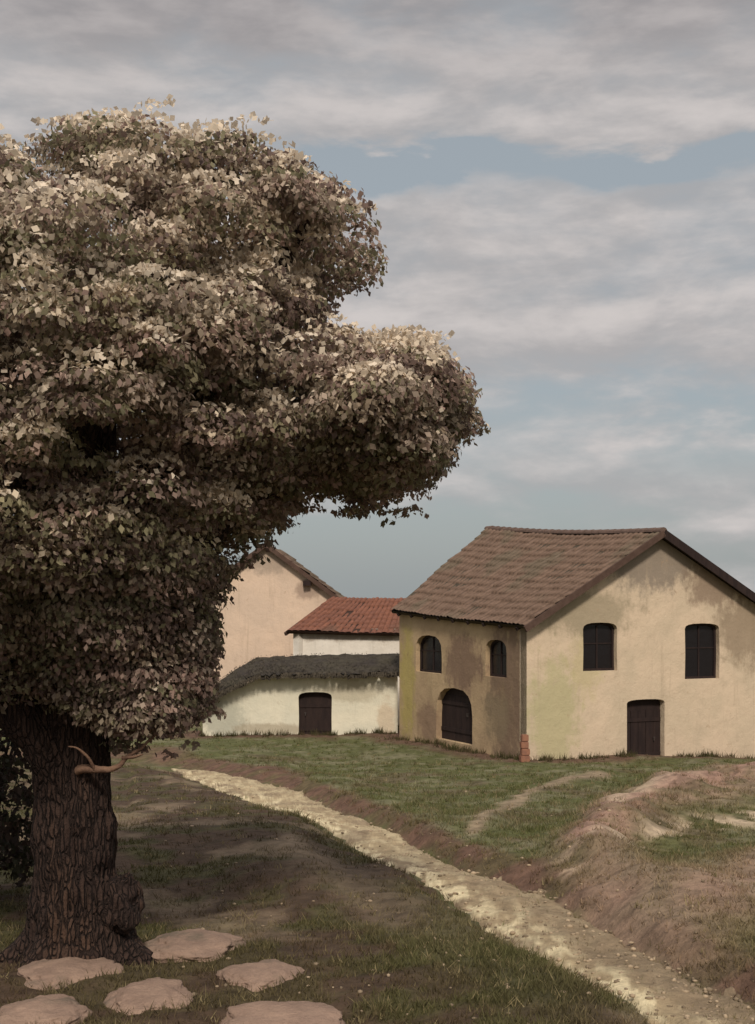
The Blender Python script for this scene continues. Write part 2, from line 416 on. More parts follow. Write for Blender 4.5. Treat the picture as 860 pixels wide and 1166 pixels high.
l_open = {'w1': opening(503, 724, 473.5, 766, HC, LD, .3, seed=4), 'w2': opening(577, 729, 553, 771, HC, LD, .3, seed=5), 'd': opening(538, 786, 497, 845, HC, LD, .36, seed=6)}
def top_z(s): return None
bm = bmesh.new()
wall_panel(bm, HC, GD, [(0, base), (GW, base), (GW, zR), (GW * .497, zA), (0, zC)], list(g_open.values()), .42, -GN)
wall_panel(bm, HR, (bkR - HR).normalized(), [(.0, base), (11.5, base), (11.5, zF), (0, zR)], [], .4, (HC - HR).normalized())
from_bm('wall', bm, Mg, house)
bm = bmesh.new()
Ln = (bkL - HC).length
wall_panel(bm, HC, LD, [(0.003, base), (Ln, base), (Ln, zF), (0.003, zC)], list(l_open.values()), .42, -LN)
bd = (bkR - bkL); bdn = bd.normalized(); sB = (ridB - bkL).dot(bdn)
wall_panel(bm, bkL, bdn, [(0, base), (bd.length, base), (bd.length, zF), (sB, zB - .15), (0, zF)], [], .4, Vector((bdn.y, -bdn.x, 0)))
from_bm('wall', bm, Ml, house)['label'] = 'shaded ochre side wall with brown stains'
for kx in ('w1', 'w2'): make_window(house, HC, GD, -GN, g_open[kx], M)
for kx in ('w1', 'w2'): make_window(house, HC, LD, -LN, l_open[kx], M)
make_door(house, HC, GD, -GN, g_open['d'], M); make_door(house, HC, LD, -LN, l_open['d'], M, .25)
BR = [(.158, .104, .074), (.135, .088, .063), (.115, .092, .062)]
def V3(p, z): return Vector((p.x, p.y, z))
fo = GN * .34
sl = (V3(HC, zC) - V3(apx, zA)).normalized(); sr = (V3(HR, zR) - V3(apx, zA)).normalized()
Rn, Rf = V3(apx + fo, zA + .14), V3(ridB - fo * .6, zB + .14)
En = V3(HC + fo, zC + .14) + sl * .32; Ef = V3(bkL - fo * .4, zF + .14) + sl * .32
En2 = V3(HR + fo, zR + .14) + sr * .5; Ef2 = V3(bkR - fo * .6, zF + .14) + sr * .5
tile_roof('roof', En, Ef, Rn, Rf, .24, .42, M['tile'], house, BR, .14, .1, 1)
tile_roof('roof', En2, Ef2, Rn, Rf, .24, .42, M['tile'], house, BR, .10, .1, 2)
bm = bmesh.new()
for i in range(26):
    a, b2 = Rn.lerp(Rf, i / 26), Rn.lerp(Rf, (i + 1.15) / 26)
    sg = -.12 * math.sin(math.pi * i / 26)
    ring = []
    for P, rr in ((a, .15), (b2, .12)):
        d = (Rf - Rn).normalized(); s = d.cross(UPV).normalized()
        ring.append([bm.verts.new(P + s * rr * math.cos(t) + UPV * (rr * math.sin(t) + sg - .02)) for t in [math.pi * j / 6 for j in range(7)]])
    for j in range(6): bm.faces.new([ring[0][j], ring[0][j + 1], ring[1][j + 1], ring[1][j]])
    bm.faces.new(ring[0])
from_bm('ridge', bm, mottled('ridge_tile', (.15, .10, .08), (.11, .075, .06), 4), house)
bm = bmesh.new()
beam(bm, En - UPV * .1 + fo * .07, Rn - UPV * .07 + fo * .07, .06, .2); from_bm('bargeboard', bm, M['brown_wood'], house)
bm = bmesh.new(); beam(bm, En2 - UPV * .12 + fo * .07, Rn - UPV * .075 + fo * .07, .06, .26); from_bm('bargeboard', bm, M['dark_wood'], house)
for i in range(9):
    a = (i + .5) / 9; P = En.lerp(Ef, a); bm = bmesh.new()
    beam(bm, P - UPV * .14 - sl * .02, P - sl * .5 - UPV * .14, .09, .11)
    from_bm('rafter', bm, M['dark_wood'], house)

# ------------------------------------------------------------------ the low white cottage
YC = 50.0
X = lambda px, Y=YC: (px - CX) / F * Y
Zp = lambda py, Y=YC: H - (py - HY) / F * Y
cot = empty('cottage', 'low whitewashed cottage with a dark mossy roof and one dark door', 'cottage')
P0 = Vector((X(231), YC, 0)); dX = Vector((1, 0, 0)); inn = Vector((0, 1, 0)); cw = X(453) - X(231)
sx = lambda px: X(px) - X(231)
dl_ = opening(340, 788, 378, 842, P0, dX, .15, seed=8)
Mw = plaster('whitewash', (.70, .65, .51), (.62, .59, .47), [((X(255), YC, .5), (.9, .5, .9), (.36, .36, .29), .7), ((X(400), YC, 1.5), (1.2, .5, .5), (.40, .35, .25), .6), ((X(440), YC, .4), (.4, .5, .9), (.50, .38, .26), .6), ((X(310), YC, .1), (1.6, .5, .25), (.30, .24, .16), .6)])
zr, zl = Zp(767), Zp(806)
bm = bmesh.new()
wall_panel(bm, P0, dX, [(0, -1), (cw, -1), (cw, zr), (sx(305), zr), (sx(262), Zp(787)), (0, zl)], [dl_], .4, inn)
wall_panel(bm, Vector((X(453) - .003, YC + .003, 0)), inn, [(0, -1), (2.6, -1), (2.6, Zp(748, 52)), (0, zr)], [], .3, -dX)
wall_panel(bm, Vector((X(231) + .003, YC + .003, 0)), inn, [(0, -1), (2.6, -1), (2.6, zl - .1), (0, zl - .1)], [], .3, dX)
from_bm('wall', bm, Mw, cot)
make_door(cot, P0, dX, inn, dl_, M, .2)
# thatch-like mossy roof, low on its left
tops = [(455, 745, 52.2), (400, 746, 52.2), (350, 747, 52.2), (320, 748, 52.2), (292, 750, 52.1), (268, 763, 51.6), (250, 777, 51.1), (236, 790, 50.7), (228, 797, 50.4)]
bots = [(455, 766, 49.55), (400, 767, 49.55), (350, 767, 49.55), (320, 767, 49.55), (296, 768, 49.55), (270, 779, 49.6), (252, 788, 49.65), (236, 799, 49.65), (224, 806, 49.65)]
NU, NV = 150, 16; V, Fc, Cc = [], [], []
def pl(pts, t):
    t = t * (len(pts) - 1); i = min(int(t), len(pts) - 2); f = t - i
    return W(*pts[i]).lerp(W(*pts[i + 1]), f)
for i in range(NU + 1):
    A, B = pl(tops, i / NU), pl(bots, i / NU)
    rag = .12 * fbm(i * .21, 3.3) + .05 * random.uniform(-1, 1)
    for j in range(NV + 1):
        t = j / NV; P = A.lerp(B, t * (1 + rag)); P = P + Vector((0, -.25, .9)).normalized() * (.10 * math.sin(math.pi * min(1, t * .9 + .1)) + .05 * fbm(P.x * 3, P.y * 3, P.z * 3))
        V.append(P); n = .5 + .5 * fbm(P.x * 1.4, P.y * 1.4, P.z * 3, 5)
        Cc.append(np.array((.034, .028, .026)) * (1 - n) + np.array((.06, .053, .036)) * n)
nb = len(V)
for i in range(NU + 1):
    for j in range(NV + 1): V.append(V[i * (NV + 1) + j] + Vector((0, .05, -.16))); Cc.append(np.array((.04, .032, .026)))
for i in range(NU):
    for j in range(NV):
        q = i * (NV + 1) + j; f = (q, q + 1, q + NV + 2, q + NV + 1); Fc += [f, tuple(x + nb for x in reversed(f))]
    for j in (0, NV): q = i * (NV + 1) + j; Fc.append((q, q + NV + 1, q + NV + 1 + nb, q + nb))
for i in (0, NU):
    for j in range(NV): q = i * (NV + 1) + j; Fc.append((q, q + 1, q + 1 + nb, q + nb))
# straggling straw ends along the eave and over the slope
for s in range(2600):
    i = random.random(); t = 1.0 if s < 1500 else random.random()
    A, B = pl(tops, i), pl(bots, i); P = A.lerp(B, t) + Vector((0, -.03, .1 if t < 1 else .02)); D = (B - A).normalized()
    L = random.uniform(.12, .34); Q = P + D * L * .6 + Vector((random.uniform(-.06, .06), 0, -L * .5 if t == 1 else 0)); w = Vector((.014, 0, 0))
    q = len(V); V += [P - w - D * .1, P + w - D * .1, Q + w * .3, Q - w * .3]; Fc.append((q, q + 1, q + 2, q + 3)); c = np.array((.055, .045, .032)) * random.uniform(.5, 1.3); Cc += [c] * 4
from_np('roof', V, Fc, attr_mat('mossy_thatch', .95, 0, .8, 12, .05, .3), cot, np.array(Cc))

# ------------------------------------------------------------------ the red-roofed annex
ann = empty('annex', 'annex with a rusty red tiled roof between the gabled house and the large house', 'annex')
P0 = Vector((X(334, 54), 54, 0)); aw = X(476, 54) - P0.x
bm = bmesh.new()
Ma = plaster('glare_plaster', (.74, .69, .61), (.66, .61, .53), [((X(400, 54), 54, Zp(722, 54)), (3.6, .6, .32), (.25, .20, .15), .8)])  # pale base paints a streak of glare into the wall; darker band along its top
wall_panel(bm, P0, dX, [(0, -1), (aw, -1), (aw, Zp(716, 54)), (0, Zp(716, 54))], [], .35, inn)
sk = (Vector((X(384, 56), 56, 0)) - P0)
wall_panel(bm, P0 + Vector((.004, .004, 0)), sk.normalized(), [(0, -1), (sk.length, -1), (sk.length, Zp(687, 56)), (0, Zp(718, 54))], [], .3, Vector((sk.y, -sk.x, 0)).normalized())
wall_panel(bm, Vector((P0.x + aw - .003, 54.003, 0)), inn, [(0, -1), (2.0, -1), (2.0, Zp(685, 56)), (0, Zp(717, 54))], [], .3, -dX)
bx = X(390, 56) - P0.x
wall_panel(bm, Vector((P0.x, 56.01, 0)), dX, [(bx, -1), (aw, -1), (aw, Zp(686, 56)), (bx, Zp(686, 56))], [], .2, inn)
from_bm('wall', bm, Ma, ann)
RD = [(.185, .080, .052), (.150, .068, .048), (.105, .062, .045)]
tile_roof('roof', W(326, 719, 53.7), W(482, 722, 53.7), W(378, 680, 56.2), W(482, 681, 56.2), .24, .42, M['tile'], ann, RD, .04, .1, 5)
bm = bmesh.new(); beam(bm, W(325, 722, 53.75), W(377, 683, 56.15), .1, .14); from_bm('bargeboard', bm, M['brown_wood'], ann)

# ------------------------------------------------------------------ the tall gabled house behind
tall = empty('house', 'pale gabled house half hidden behind the tree, tallest roof left of the red roof', 'house')
YT = 56.6; xl, xr, xa = X(222, YT), X(384, YT), X(303, YT)
P0 = Vector((xl, YT, 0)); tw_ = xr - xl; ze, za = Zp(682, YT), Zp(622, YT)
Mt = plaster('peach_plaster', (.62, .475, .36), (.56, .435, .335), [((xa, YT, za - .6), (1.1, .5, .7), (.30, .24, .19), .7), ((X(352, YT), YT, Zp(672, YT)), (.7, .5, .4), (.26, .19, .15), .7)])
bm = bmesh.new()
wall_panel(bm, P0, dX, [(0, -2), (tw_, -2), (tw_, ze), (tw_ / 2, za), (0, ze)], [], .4, inn)
for xx, ddx in ((xl + .003, dX), (xr - .003, -dX)): wall_panel(bm, Vector((xx, YT + .003, 0)), inn, [(0, -2), (8, -2), (8, ze), (0, ze)], [], .4, ddx)
wall_panel(bm, P0 + Vector((.003, 8.003, 0)), dX, [(0, -2), (tw_ - .006, -2), (tw_ - .006, ze), (tw_ / 2, za), (0, ze)], [], .4, -inn)
from_bm('wall', bm, Mt, tall)
for s, e in ((1, xr), (-1, xl)):
    sv = (Vector((e, 0, ze)) - Vector((xa, 0, za))).normalized()
    Rn2, En_ = Vector((xa, YT - .25, za + .13)), Vector((e, YT - .25, ze + .13)) + sv * .35
    dv = Vector((0, 8.5, 0))
    tile_roof('roof', En_, En_ + dv, Rn2, Rn2 + dv, .26, .45, M['tile'], tall, BR, .05, .1, 9 + s)
    bm = bmesh.new(); beam(bm, En_ - UPV * .1 + Vector((0, -.03, 0)), Rn2 - UPV * .08 + Vector((0, -.03, 0)), .06, .18); from_bm('bargeboard', bm, M['brown_wood'], tall)
bm = bmesh.new(); beam(bm, W(350, 664, 56.3), W(349, 664, 56.59), .3, .22); from_bm('purlin_end', bm, M['dark_wood'], tall)

# reddish stub at the corner of the large house
def lump(bm, c, r, seed, sub=4, amp=.18, flat=1.0):
    """weathered stone: displaced ellipsoid"""
    bmm = bmesh.new(); bmesh.ops.create_icosphere(bmm, subdivisions=sub, radius=1)
    for v in bmm.verts:
        n = v.co.normalized(); d = 1 + amp * fbm(n.x * 1.3 + seed, n.y * 1.3, n.z * 1.3, 4) + .25 * amp * fbm(n.x * 5 + seed, n.y * 5, n.z * 5, 3)
        p = n * d
        p.z = math.copysign(abs(p.z) ** flat, p.z)
        v.co = Vector((c.x + p.x * r[0], c.y + p.y * r[1], c.z + p.z * r[2]))
    me = bpy.data.meshes.new('tmp'); bmm.to_mesh(me); bmm.free(); bm.from_mesh(me); bpy.data.meshes.remove(me)
bm = bmesh.new()
sp = W(597, 850, 40.15); zg = height(sp.x, sp.y)
for q in range(5):
    a = .2 * q; wv = .15 - .012 * q
    box(bm, Vector((sp.x + .012 * (q % 3), sp.y, zg - .12 + .21 * q)), Vector((wv, .02, 0)), Vector((-.02, wv, 0)), UPV * .102)
bmesh.ops.bevel(bm, geom=bm.edges[:], offset=.018, segments=2, affect='EDGES')
tag(from_bm('post', bm, mottled('red_sandstone', (.30, .145, .09), (.23, .115, .08), 8)), 'short reddish stone post against the near corner of the large house', 'post')

# ------------------------------------------------------------------ flat stones under the tree
Ms = mottled('pink_stone', (.34, .235, .175), (.27, .185, .14), 5, .95, .8, .03, c3=(.17, .135, .10))
stones = [(72, 1110, 58, 21, 'rounded pinkish flat stone with a small chip at its right end, below the trunk'),
          (217, 1086, 58, 20, 'long pinkish flat stone just right of the tree trunk, topmost of the flat stones'),
          (170, 1140, 50, 21, 'wedge shaped tan flat stone lying between four other flat stones'),
          (298, 1118, 54, 18, 'tan flat stone right of the wedge shaped stone, with a pointed right end'),
          (48, 1163, 56, 18, 'flat stone cut by the bottom left corner of the view'),
          (318, 1165, 76, 20, 'widest flat stone, cut by the bottom edge below the other tan stones')]
STN = []
for q, (px, py, wx, wy, lab) in enumerate(stones):
    x, y = plane_xy(px, py); z = height(x, y); rx = wx / F * y; ry = wy / F * y / .31
    STN.append((x, y, max(rx, ry)))
    bm = bmesh.new(); lump(bm, Vector((x, y, z - .005)), (rx * .95, ry * .95, .1), q * 3.7 + 1, 5, .24, .72)
    if q == 0: lump(bm, Vector((x + rx * .98, y - .02, z + .02)), (.09, .12, .07), 44, 3, .3, .6)
    tag(from_bm('stone', bm, Ms, None, True), lab, 'stone', 'flat stones under the tree')

# ------------------------------------------------------------------ trees
def tube(V, Fc, pts, rad, segs=14, rough=.12, seed=0, rid=5):
    pts = [Vector(p) for p in pts]
    fine, fr = [], []
    n = len(pts)
    for i in range(n - 1):
        p0, p1, p2, p3 = pts[max(i - 1, 0)], pts[i], pts[i + 1], pts[min(i + 2, n - 1)]
        for s in range(8):
            t = s / 8
            fine.append(.5 * (2 * p1 + (p2 - p0) * t + (2 * p0 - 5 * p1 + 4 * p2 - p3) * t * t + (3 * p1 - p0 - 3 * p2 + p3) * t ** 3)); fr.append(rad[i] + (rad[i + 1] - rad[i]) * t)
    fine.append(pts[-1]); fr.append(rad[-1])
    k0 = len(V); ref = Vector((.31, -.9, .2))
    for i, P in enumerate(fine):
        d = (fine[min(i + 1, len(fine) - 1)] - fine[max(i - 1, 0)]).normalized(); a = d.cross(ref).normalized(); b = d.cross(a)
        for j in range(segs):
            t = 2 * math.pi * j / segs
            q = Vector((math.cos(t), math.sin(t)))
            h = 1 + rough * fbm(q.x * 1.2 + seed, q.y * 1.2, i * .16, 4) + rough * .5 * abs(math.sin(rid * t + 2 * fbm(i * .12, seed)))
            V.append(P + (a * q.x + b * q.y) * fr[i] * h)
    for i in range(len(fine) - 1):
        for j in range(segs):
            j2 = (j + 1) % segs; A = k0 + i * segs
            Fc.append((A + j, A + j2, A + segs + j2, A + segs + j))
M['bark'] = mottled('bark', (.060, .038, .030), (.095, .060, .045), 7, .95, 1.0, .12, c3=(.13, .078, .052), stretch=(1, 1, .2))
k = N(M['bark'].node_tree); b = M['bark'].node_tree.nodes['Principled BSDF']
vz = k.new('ShaderNodeTexVoronoi', feature='DISTANCE_TO_EDGE'); vz.inputs['Scale'].default_value = 1.0
pw = k.new('ShaderNodeVectorMath', operation='ADD'); k.l.new(k.scale(pos(k), (24, 24, 3.6)), pw.inputs[0])
nz = k.new('ShaderNodeTexNoise'); nz.inputs['Scale'].default_value = 5; nz.inputs['Detail'].default_value = 5; k.l.new(pos(k), nz.inputs['Vector'])
k.l.new(k.scale(nz.outputs['Color'], (1.6, 1.6, 1.2)), pw.inputs[1]); k.l.new(pw.outputs[0], vz.inputs['Vector'])
crk = k.ss(vz.outputs['Distance'], -.04, .2)
old = b.inputs['Base Color'].links[0].from_socket
k.put(b.inputs['Base Color'], k.mix(crk, (.034, .022, .018), k.mix(1.0, old, (.78, .76, .78), 'MULTIPLY')))
bump(k, b, k.m('ADD', crk, k.m('MULTIPLY', k.noise(pos(k), 40, 5, .7), .5)), 1.0, .06)
M['bare_branch'] = mottled('bare_branch', (.25, .15, .10), (.17, .10, .07), 8, .9, .6, .02)
M['leaf'] = attr_mat('leaves', .7, .38, spec=.2)
YT_ = 11.5
Tp = lambda px, py, dy=0: W(px, py, YT_ + dy)
def leaves(clumps, n_leaf, size, cols, highlight, seed, droop=.35):
    """clumps: array (x,y,z,r); each is a dome of folded leaves; some have pale highlights painted on top"""
    r = np.random.default_rng(seed); V, Fc, Cc = [], [], []
    K = len(clumps)
    for ci in range(K):
        x, y, z, rr = clumps[ci]; n = int(n_leaf * (rr / .24) ** 2 * r.uniform(.8, 1.2)) + 6
        th = r.uniform(0, 2 * math.pi, n); u = r.uniform(-.2, 1, n); rad = rr * r.uniform(.72, 1.05, n)
        sq = np.sqrt(np.clip(1 - u * u, 0, 1))
        nrm = np.stack([sq * np.cos(th), sq * np.sin(th), u], 1)
        P = np.array((x, y, z)) + nrm * rad[:, None] * np.array((1.2, 1.2, .62))
        nn = nrm + r.normal(0, .6, (n, 3)); nn /= np.linalg.norm(nn, axis=1)[:, None]
        dr = np.stack([np.cos(th), np.sin(th), -np.full(n, droop) - .5 * sq], 1) + r.normal(0, .5, (n, 3))
        dr -= (dr * nn).sum(1)[:, None] * nn; dr /= np.linalg.norm(dr, axis=1)[:, None] + 1e-9
        sd = np.cross(nn, dr); L = size * r.uniform(.55, 1.5, n)[:, None]; wv = L * .34
        q = np.stack([P - dr * L * .5, P + sd * wv + nn * L * .08, P + dr * L * .55, P - sd * wv + nn * L * .08], 1)
        base = np.array(cols[r.choice(len(cols))]) * r.uniform(.75, 1.3)
        c = base[None] * r.uniform(.7, 1.35, (n, 1))
        alt = r.random(n) < .25; c[alt] = np.array(cols[r.choice(len(cols))])
        if r.random() < highlight(x, y, z):
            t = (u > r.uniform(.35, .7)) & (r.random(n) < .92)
            c[t] = np.array((.74, .62, .47)) * r.uniform(.6, 1.15, (t.sum(), 1))  # highlight painted into the leaf colour on the clump tops
        V.append(q.reshape(-1, 3)); Cc.append(np.repeat(c, 4, 0))
    V = np.concatenate(V); Cc = np.concatenate(Cc); n = len(V) // 4
    return V, np.arange(n * 4).reshape(n, 4), Cc

tree = empty('tree', 'large spreading tree with brownish foliage and painted pale highlights, trunk at the left edge', 'tree')
V, Fc = [], []
tube(V, Fc, [Tp(92, 1135), Tp(90, 1090), Tp(88, 1040), Tp(86, 980), Tp(84, 920), Tp(82, 860), Tp(85, 790), Tp(92, 720)], [.54, .46, .38, .335, .31, .32, .34, .30], 120, .2, 2, 15)
for (dx, py, dy, r0) in ((-75, 1112, -.1, .2), (70, 1108, -.15, .2), (12, 1108, -.42, .16), (40, 1100, .6, .2), (-50, 1110, -.35, .18)):   # root flare
    g = Tp(90 + dx, py, dy); g.z = height(g.x, g.y) - .05
    tube(V, Fc, [Tp(90, 1010, dy * .1), Tp(90 + dx * .4, 1060, dy * .35), g, g + Vector(((dx / 100), dy * .6, -.3))], [.2, .2, r0 * .75, .05], 20, .2, dx, 4)
lump_bm = bmesh.new(); lump(lump_bm, Tp(138, 1030, -.18), (.17, .2, .24), 5, 4, .35)
me = bpy.data.meshes.new('t'); lump_bm.to_mesh(me); k0 = len(V)
V += [v.co.copy() for v in me.vertices]; Fc += [tuple(k0 + i for i in p.vertices) + (k0 + p.vertices[-1],) if len(p.vertices) == 3 else tuple(k0 + i for i in p.vertices) for p in me.polygons]
lump_bm.free(); bpy.data.meshes.remove(me)
bmv = bmesh.new(); vv = [bmv.verts.new(v) for v in V]
for f in Fc:
    try: bmv.faces.new([vv[i] for i in dict.fromkeys(f)])
    except ValueError: pass
from_bm('trunk', bmv, M['bark'], tree, True)
fork = Tp(88, 800)
limbs = [([Tp(84, 880), Tp(50, 845, -.2), Tp(10, 800, -.3), Tp(-70, 720, -.2), Tp(-150, 600, .2)], [.24, .2, .17, .13, .05]),
         ([Tp(88, 800), Tp(140, 720, .2), Tp(220, 620, .3), Tp(320, 540, .2), Tp(440, 490, .1)], [.26, .2, .16, .1, .03]),
         ([Tp(90, 740), Tp(100, 600, .1), Tp(110, 450, -.1), Tp(150, 300, .1), Tp(170, 190, 0)], [.3, .24, .18, .12, .03]),
         ([Tp(92, 740), Tp(150, 600, -.4), Tp(230, 440, -.6), Tp(300, 330, -.5), Tp(360, 240, -.4)], [.24, .18, .13, .09, .03]),
         ([Tp(90, 730), Tp(40, 580, .4), Tp(-30, 430, .7), Tp(-70, 300, .8)], [.24, .17, .11, .03]),
         ([Tp(90, 760), Tp(120, 660, .9), Tp(170, 520, 1.6), Tp(220, 400, 2.0)], [.22, .16, .1, .03]),
         ([Tp(88, 770), Tp(70, 660, -.9), Tp(90, 520, -1.5), Tp(130, 400, -1.8)], [.2, .15, .1, .03])]
for i, (p, r_) in enumerate(limbs):
    V, Fc = [], []; tube(V, Fc, p, r_, 20, .14, i * 3.1, 5); from_np('limb', V, Fc, M['bark'], tree, None, True)
V, Fc = [], []
tube(V, Fc, [Tp(78, 880, -.15), Tp(92, 876, -.32), Tp(112, 876, -.42), Tp(126, 876, -.5), Tp(137, 871, -.53), Tp(146, 861, -.55), Tp(161, 852, -.55), Tp(172, 841, -.52), Tp(190, 829, -.48)], [.05, .036, .027, .022, .019, .015, .012, .009, .004], 12, .3, 8, 3)
tube(V, Fc, [Tp(140, 863, -.54), Tp(152, 862, -.6), Tp(163, 859, -.66)], [.018, .012, .004], 8, .3, 3, 3)
tube(V, Fc, [Tp(108, 876, -.42), Tp(100, 862, -.5), Tp(88, 852, -.55), Tp(78, 850, -.55)], [.016, .012, .008, .004], 8, .3, 5, 3)
from_np('branch', V, Fc, M['bare_branch'], tree, None, True)['label'] = 'bare pale broken branch'

OUT = [(-300, 435), (-240, 300), (-150, 222), (-60, 190), (20, 178), (60, 172), (110, 174), (150, 156), (190, 154), (218, 172), (250, 186), (290, 174), (335, 186), (366, 208), (394, 238), (420, 265), (438, 300), (438, 318), (420, 320), (400, 335), (368, 336), (364, 358), (396, 384), (430, 404), (465, 406), (500, 420), (522, 438), (540, 442), (528, 465), (538, 488), (514, 515), (500, 540), (488, 562), (478, 582), (458, 594), (430, 582), (400, 588), (380, 578), (345, 592), (312, 615), (290, 640), (252, 655), (240, 690), (236, 720), (233, 760), (234, 805), (222, 838), (190, 862), (150, 858), (112, 836), (60, 805), (20, 830), (-30, 850), (-130, 800), (-220, 700), (-290, 560)]
def inside(px, py, poly):
    c = False; j = len(poly) - 1
    for i in range(len(poly)):
        xi, yi = poly[i]; xj, yj = poly[j]
        if (yi > py) != (yj > py) and px < (xj - xi) * (py - yi) / (yj - yi) + xi: c = not c
        j = i
    return c
cl = []
rr = random.Random(5)
while len(cl) < 3500:
    px, py = rr.uniform(-300, 545), rr.uniform(125, 865)
    if rr.random() < .14: px, py = rr.uniform(100, 250), rr.uniform(640, 865)
    if rr.random() < .08: px, py = rr.uniform(385, 540), rr.uniform(385, 600)
    if not inside(px, py, OUT): continue
    d = seg_d(px, py, OUT + OUT[:1]); r = rr.uniform(.17, .38)
    if d < 8: r *= .4
    elif d < r * 100: r = max(.09, d / 125 + .02)
    if py < 640 and fbm(px * .014, py * .014, 2.2) < (-.26 if px < 370 else -.5): continue
    dm = 2.7 * min(1, (d / 190.0)) ** .6 * (1 - .5 * sm(560, 760, py)) * (1 + .25 * fbm(px * .012, py * .012, 31))
    if d < 26 and rr.random() < .45:      # loose sprigs standing off the outline
        r = rr.uniform(.05, .1); px += rr.gauss(0, 7); py += rr.gauss(0, 5)
    if d < 34 and d > 3 and fbm(px * .028, py * .028, 5.5, 3) < (-.12 if px < 370 else -.3): continue
    s = rr.uniform(-1, 1); s = math.copysign(abs(s) ** .5, s)
    if px < 40 and False: continue
    P = Tp(px, py, 0); dy = s * dm
    if py < 700 and d < 150 and px < 370 and fbm(P.x * 1.25, (P.y + dy) * 1.25, P.z * 1.6, 3) < -.2: continue
    cl.append((P.x, P.y + dy, P.z, r))
LC = [(.27, .21, .15), (.23, .205, .125), (.30, .215, .175), (.25, .17, .14), (.15, .105, .088), (.33, .26, .205), (.19, .175, .105), (.25, .205, .15)]
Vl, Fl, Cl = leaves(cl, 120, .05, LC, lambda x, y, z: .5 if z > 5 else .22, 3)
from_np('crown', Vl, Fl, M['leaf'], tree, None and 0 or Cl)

# flat heads of cream flakes that paint highlights onto the outer foliage
V, Fc, Cc = [], [], []
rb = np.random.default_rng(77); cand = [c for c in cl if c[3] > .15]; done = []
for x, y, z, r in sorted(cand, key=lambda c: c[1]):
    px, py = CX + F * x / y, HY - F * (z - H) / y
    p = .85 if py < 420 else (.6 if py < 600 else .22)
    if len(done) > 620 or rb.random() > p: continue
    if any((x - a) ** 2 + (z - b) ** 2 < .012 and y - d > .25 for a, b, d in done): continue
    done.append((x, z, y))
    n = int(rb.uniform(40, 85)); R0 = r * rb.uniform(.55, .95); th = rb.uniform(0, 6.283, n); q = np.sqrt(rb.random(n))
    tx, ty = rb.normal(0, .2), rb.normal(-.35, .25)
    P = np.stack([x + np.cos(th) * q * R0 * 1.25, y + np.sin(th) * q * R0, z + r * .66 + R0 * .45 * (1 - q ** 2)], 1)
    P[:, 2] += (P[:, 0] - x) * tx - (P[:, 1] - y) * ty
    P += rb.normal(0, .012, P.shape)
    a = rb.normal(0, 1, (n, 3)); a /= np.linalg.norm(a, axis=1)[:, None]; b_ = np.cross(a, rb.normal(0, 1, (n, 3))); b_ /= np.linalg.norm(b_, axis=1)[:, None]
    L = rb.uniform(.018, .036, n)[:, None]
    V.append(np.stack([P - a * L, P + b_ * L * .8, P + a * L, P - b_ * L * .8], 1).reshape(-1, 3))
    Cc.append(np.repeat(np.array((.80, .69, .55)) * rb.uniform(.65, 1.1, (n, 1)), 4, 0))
V = np.concatenate(V); Cc = np.concatenate(Cc)
tag(from_np('highlight', V, np.arange(len(V)).reshape(-1, 4), M['leaf'], tree, Cc), 'cream painted highlights on the outer foliage', kind='stuff')

def shrub(label, px, py, Y, w, h, n, cols, seed, name='shrub'):
    rs = random.Random(seed); root = empty(name, label, name)
    c = W(px, py, Y); zb = height(c.x, Y); c.z = zb
    cls = []
    while len(cls) < n:
        x, y, z = rs.uniform(-1, 1), rs.uniform(-1, 1), rs.uniform(0, 1)
        if x * x + y * y + (z - .1) ** 2 > 1 - .3 * abs(fbm(x * 2 + seed, y * 2, z * 2)): continue
        cls.append((c.x + x * w / 2, c.y + y * w / 2, zb + .08 + z * h, rs.uniform(.1, .22)))
    V, Fc, Cc = leaves(cls, 34, .075, cols, lambda *a: 0, seed)
    from_np('foliage', V, Fc, M['leaf'], root, Cc)
    V, Fc = [], []
    for q in range(9):
        a = rs.uniform(0, 6.28); e = rs.uniform(.2, .8)
        tube(V, Fc, [(c.x, c.y, zb - .1), (c.x + .3 * e * w / 2 * math.cos(a), c.y + .3 * e * w / 2 * math.sin(a), zb + h * .4), (c.x + e * w / 2 * math.cos(a), c.y + e * w / 2 * math.sin(a), zb + h * .85)], [.035, .025, .008], 6, .1, q)
    from_np('stem', V, Fc, M['bark'], root, None, True)
DK = [(.045, .032, .026), (.06, .04, .03), (.038, .036, .02)]
shrub('dark brown shrub behind the trunk, at the left edge of the view', -20, 960, 14.5, 2.3, 2.5, 260, DK, 21)


